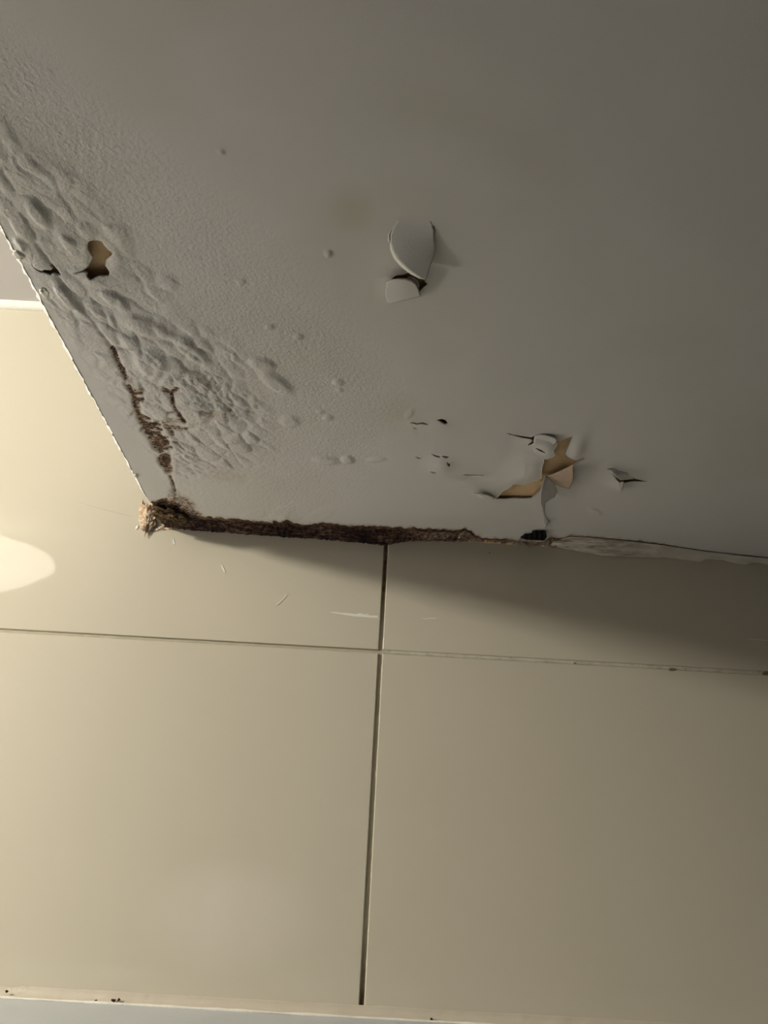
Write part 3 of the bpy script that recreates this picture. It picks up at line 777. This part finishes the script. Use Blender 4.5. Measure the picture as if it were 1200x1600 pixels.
for i in range(600):
    for k in range(8): ef_.append((i * 8 + k, i * 8 + (k + 1) % 8, (i + 1) * 8 + (k + 1) % 8, (i + 1) * 8 + k))
link('smeared_edge', ev_, ef_, M_CHALK, sil)
sil = sil; tag(sil, 'cream silicone bead between the tiled wall and the grey ledge', 'silicone bead')
for k, (a_, b_) in enumerate([(150,1564),(177,1562.5),(186,1561.5),(11,1549),(674,1592)]):
    p = on_wall(a_, b_, 0.006)
    o = lump('dirt_speck', (p[0], p[1] - 0.001, p[2]), 0.0016, M_SPECK, None, None, 80 + k, 2, .4, squash=(1.4 if k == 1 else .9, .7, .8)); o.parent = sil

# ------------------------------------------------------------------ marks on the tiles
def mark(name, outline, mat, label, cat, off=0.0005):
    vs = [tuple(on_wall(x_, y_, off)) for x_, y_ in outline] + [tuple(on_wall(x_, y_, 0.0)) for x_, y_ in outline]
    n_ = len(outline)
    fs = [tuple(range(n_))] + [(i, n_ + i, n_ + (i + 1) % n_, (i + 1) % n_) for i in range(n_)]
    return tag(link(name, vs, fs, mat, smooth=False), label, cat)
mark('paint_smear', [(514,956.5),(522,956.2),(532,957.5),(545,958),(556,959.5),(562,958),(570,960),(573,959),(577,961.5),(590,961.8),(591,965.6),(580,965.4),(568,964.2),(552,963),(540,961),(526,958.6)], M_SMEAR, 'white paint smear touching the left side of the vertical grout joint', 'paint smear')
mark('paint_smear', [(657,965.4),(665,966.6),(674,965.2),(682,965.6),(682,966.9),(673,966.4),(665,967.8)], M_SMEAR, 'short thin white smear on the right tile, near the vertical joint', 'paint smear')
mark('tile_scratch', [(431,944.5),(440,937),(446,929),(448.5,929.5),(442,938.5),(433,945.8)], M_FAINT, 'faint diagonal scratch on the upper left tile, left of the white smear', 'scratch')
mark('plaster_splash', [(344.5,882),(347,882.5),(348.5,886),(351,890),(352,894.5),(350.5,894.5),(348,890),(346.5,887)], M_SMEAR, 'tiny white plaster splash on the tile below the rotten strip', 'plaster splash')
M_HAIR = N('hairline_dirt').set((0.44, 0.40, 0.31), 0.6, 0.4).m
mark('hairline_mark', [(112,782),(140,789.2),(170,797.2),(200,804.6),(214,808.5),(200,806.4),(170,799),(140,790.8)], M_HAIR, 'faint dark hairline on the tile running left from the rotten corner', 'hairline crack', 0.0002)
mark('tile_scratch', [(1166,998),(1182,998.8),(1200,1000.2),(1200,1001.4),(1180,1000),(1166,999)], M_FAINT, 'faint horizontal scratch on the shaded tile at the right edge', 'scratch')
mark('plaster_splash', [(270,842),(271.5,842),(272.5,847),(274,850),(270.5,850.5),(270,847)], M_SMEAR, 'tiny white plaster drip just beneath the rotten corner', 'plaster splash')
for (a_, b_, r_, lab) in [(1050,1046,3.2,'brown dirt spot in the shaded end of the horizontal joint'), (1197,1052,4,'brown dirt spot in the horizontal joint at the right edge'), (898,1036,1.3,'pinhead dark spot in the horizontal joint, right of centre'), (765,864,1.0,'pinhead dark spot on the shaded tile under the joint strip')]:
    mark('dirt_spot', [(a_ + r_ * 1.6 * math.cos(t * PI / 5) * (1 + .2 * math.sin(t * 5)), b_ + r_ * .8 * math.sin(t * PI / 5)) for t in range(10)], M_DIRT, lab, 'dirt spot', 0.0003)

# ------------------------------------------------------------------ lights of the room and an added fill pane
def lathe_x(prof, n=48):
    """profile (x, r) turned about an axis along x"""
    vs, fs = [], []
    for x_, r_ in prof:
        for i in range(n): vs.append((x_, r_ * math.cos(2 * PI * i / n), r_ * math.sin(2 * PI * i / n)))
    for k in range(len(prof) - 1):
        for i in range(n):
            j = (i + 1) % n; fs.append((k * n + i, k * n + j, (k + 1) * n + j, (k + 1) * n + i))
    return vs, fs
PXW = -1.293
lamp = bpy.data.objects.new('wall_lamp', None); S.collection.objects.link(lamp)
lamp.location = (PXW, -0.90, EYE[2] + 0.7434)
tag(lamp, 'lit opal dome lamp mirrored as a bright almond shape in the left tiles', 'lamp')
lv, lf = lathe_x([(0, 0.0), (0, 0.06), (0.012, 0.06), (0.018, 0.055), (0.018, 0.0)]); link('base', lv, lf, M_ENAMEL, lamp)
pr = [(0.018 + 0.413 * math.sin(t * PI / 2 / 20), 0.097 * math.cos(t * PI / 2 / 20) + 0.0002) for t in range(21)]
lv, lf = lathe_x(pr); link('glass_dome', lv, lf, M_DOME, lamp)
v_, f_ = box(-0.03, 0.0, -0.015, 0.015, -0.02, CEIL - EYE[2] - 0.7434); link('bracket', v_, f_, M_ENAMEL, lamp, smooth=False)

key = bpy.data.objects.new('ceiling_lamp', None); S.collection.objects.link(key)
key.location = (-1.75, -0.95, CEIL)
tag(key, 'lit opal globe lamp on the higher ceiling, out of the picture on the left', 'lamp')
def lathe_z(prof, n=48):
    v, f = lathe_x(prof, n); return [(b_, c_, a_) for a_, b_, c_ in v], f
lv, lf = lathe_z([(0, 0.0), (0, 0.07), (-0.02, 0.07), (-0.025, 0.06), (-0.012, 0.07)]); link('base', lv, lf, M_ENAMEL, key)
pr = [(-0.09 + 0.078 * math.cos(t * PI / 24), max(0.0002, 0.085 * math.sin(t * PI / 24))) for t in range(25)]
lv, lf = lathe_z(pr); link('glass_globe', lv, lf, M_KEY, key)

v_, f_ = box(XL + 0.0005, XL + 0.02, -1.55, -0.85, 0.55, 1.35)
fill_panel = struct(link('fill_panel_1', *box(XL + 0.0005, XL + 0.02, -1.55, -0.85, 0.55, 1.35), M_FILL, smooth=False))  # unseen glowing pane, added with its frame as a cool fill
fr_v, fr_f = [], []
for b_ in ((-1.6, -0.8, 0.5, 0.55), (-1.6, -0.8, 1.35, 1.4), (-1.6, -1.55, 0.55, 1.35), (-0.85, -0.8, 0.55, 1.35)):
    v_, f_ = box(XL + 0.0005, XL + 0.04, *b_); k_ = len(fr_v); fr_v += v_; fr_f += [tuple(k_ + i for i in f) for f in f_]
link('fill_panel_frame', fr_v, fr_f, M_ENAMEL, fill_panel, smooth=False)

tl = bpy.data.objects.new('table_lamp', None); S.collection.objects.link(tl); tl.location = (-1.28, -0.33, LZ)
tag(tl, 'small table lamp with a lit white globe on the grey ledge, left of the picture', 'lamp')
lv, lf = lathe_z([(0, 0.0), (0, 0.05), (0.008, 0.05), (0.014, 0.03), (0.05, 0.012), (0.05, 0.0)]); link('base', lv, lf, M_ENAMEL, tl)
pr = [(0.11 - 0.062 * math.cos(t * PI / 24), max(0.0002, 0.062 * math.sin(t * PI / 24))) for t in range(25)]
lv, lf = lathe_z(pr); link('globe', lv, lf, M_LOW, tl)
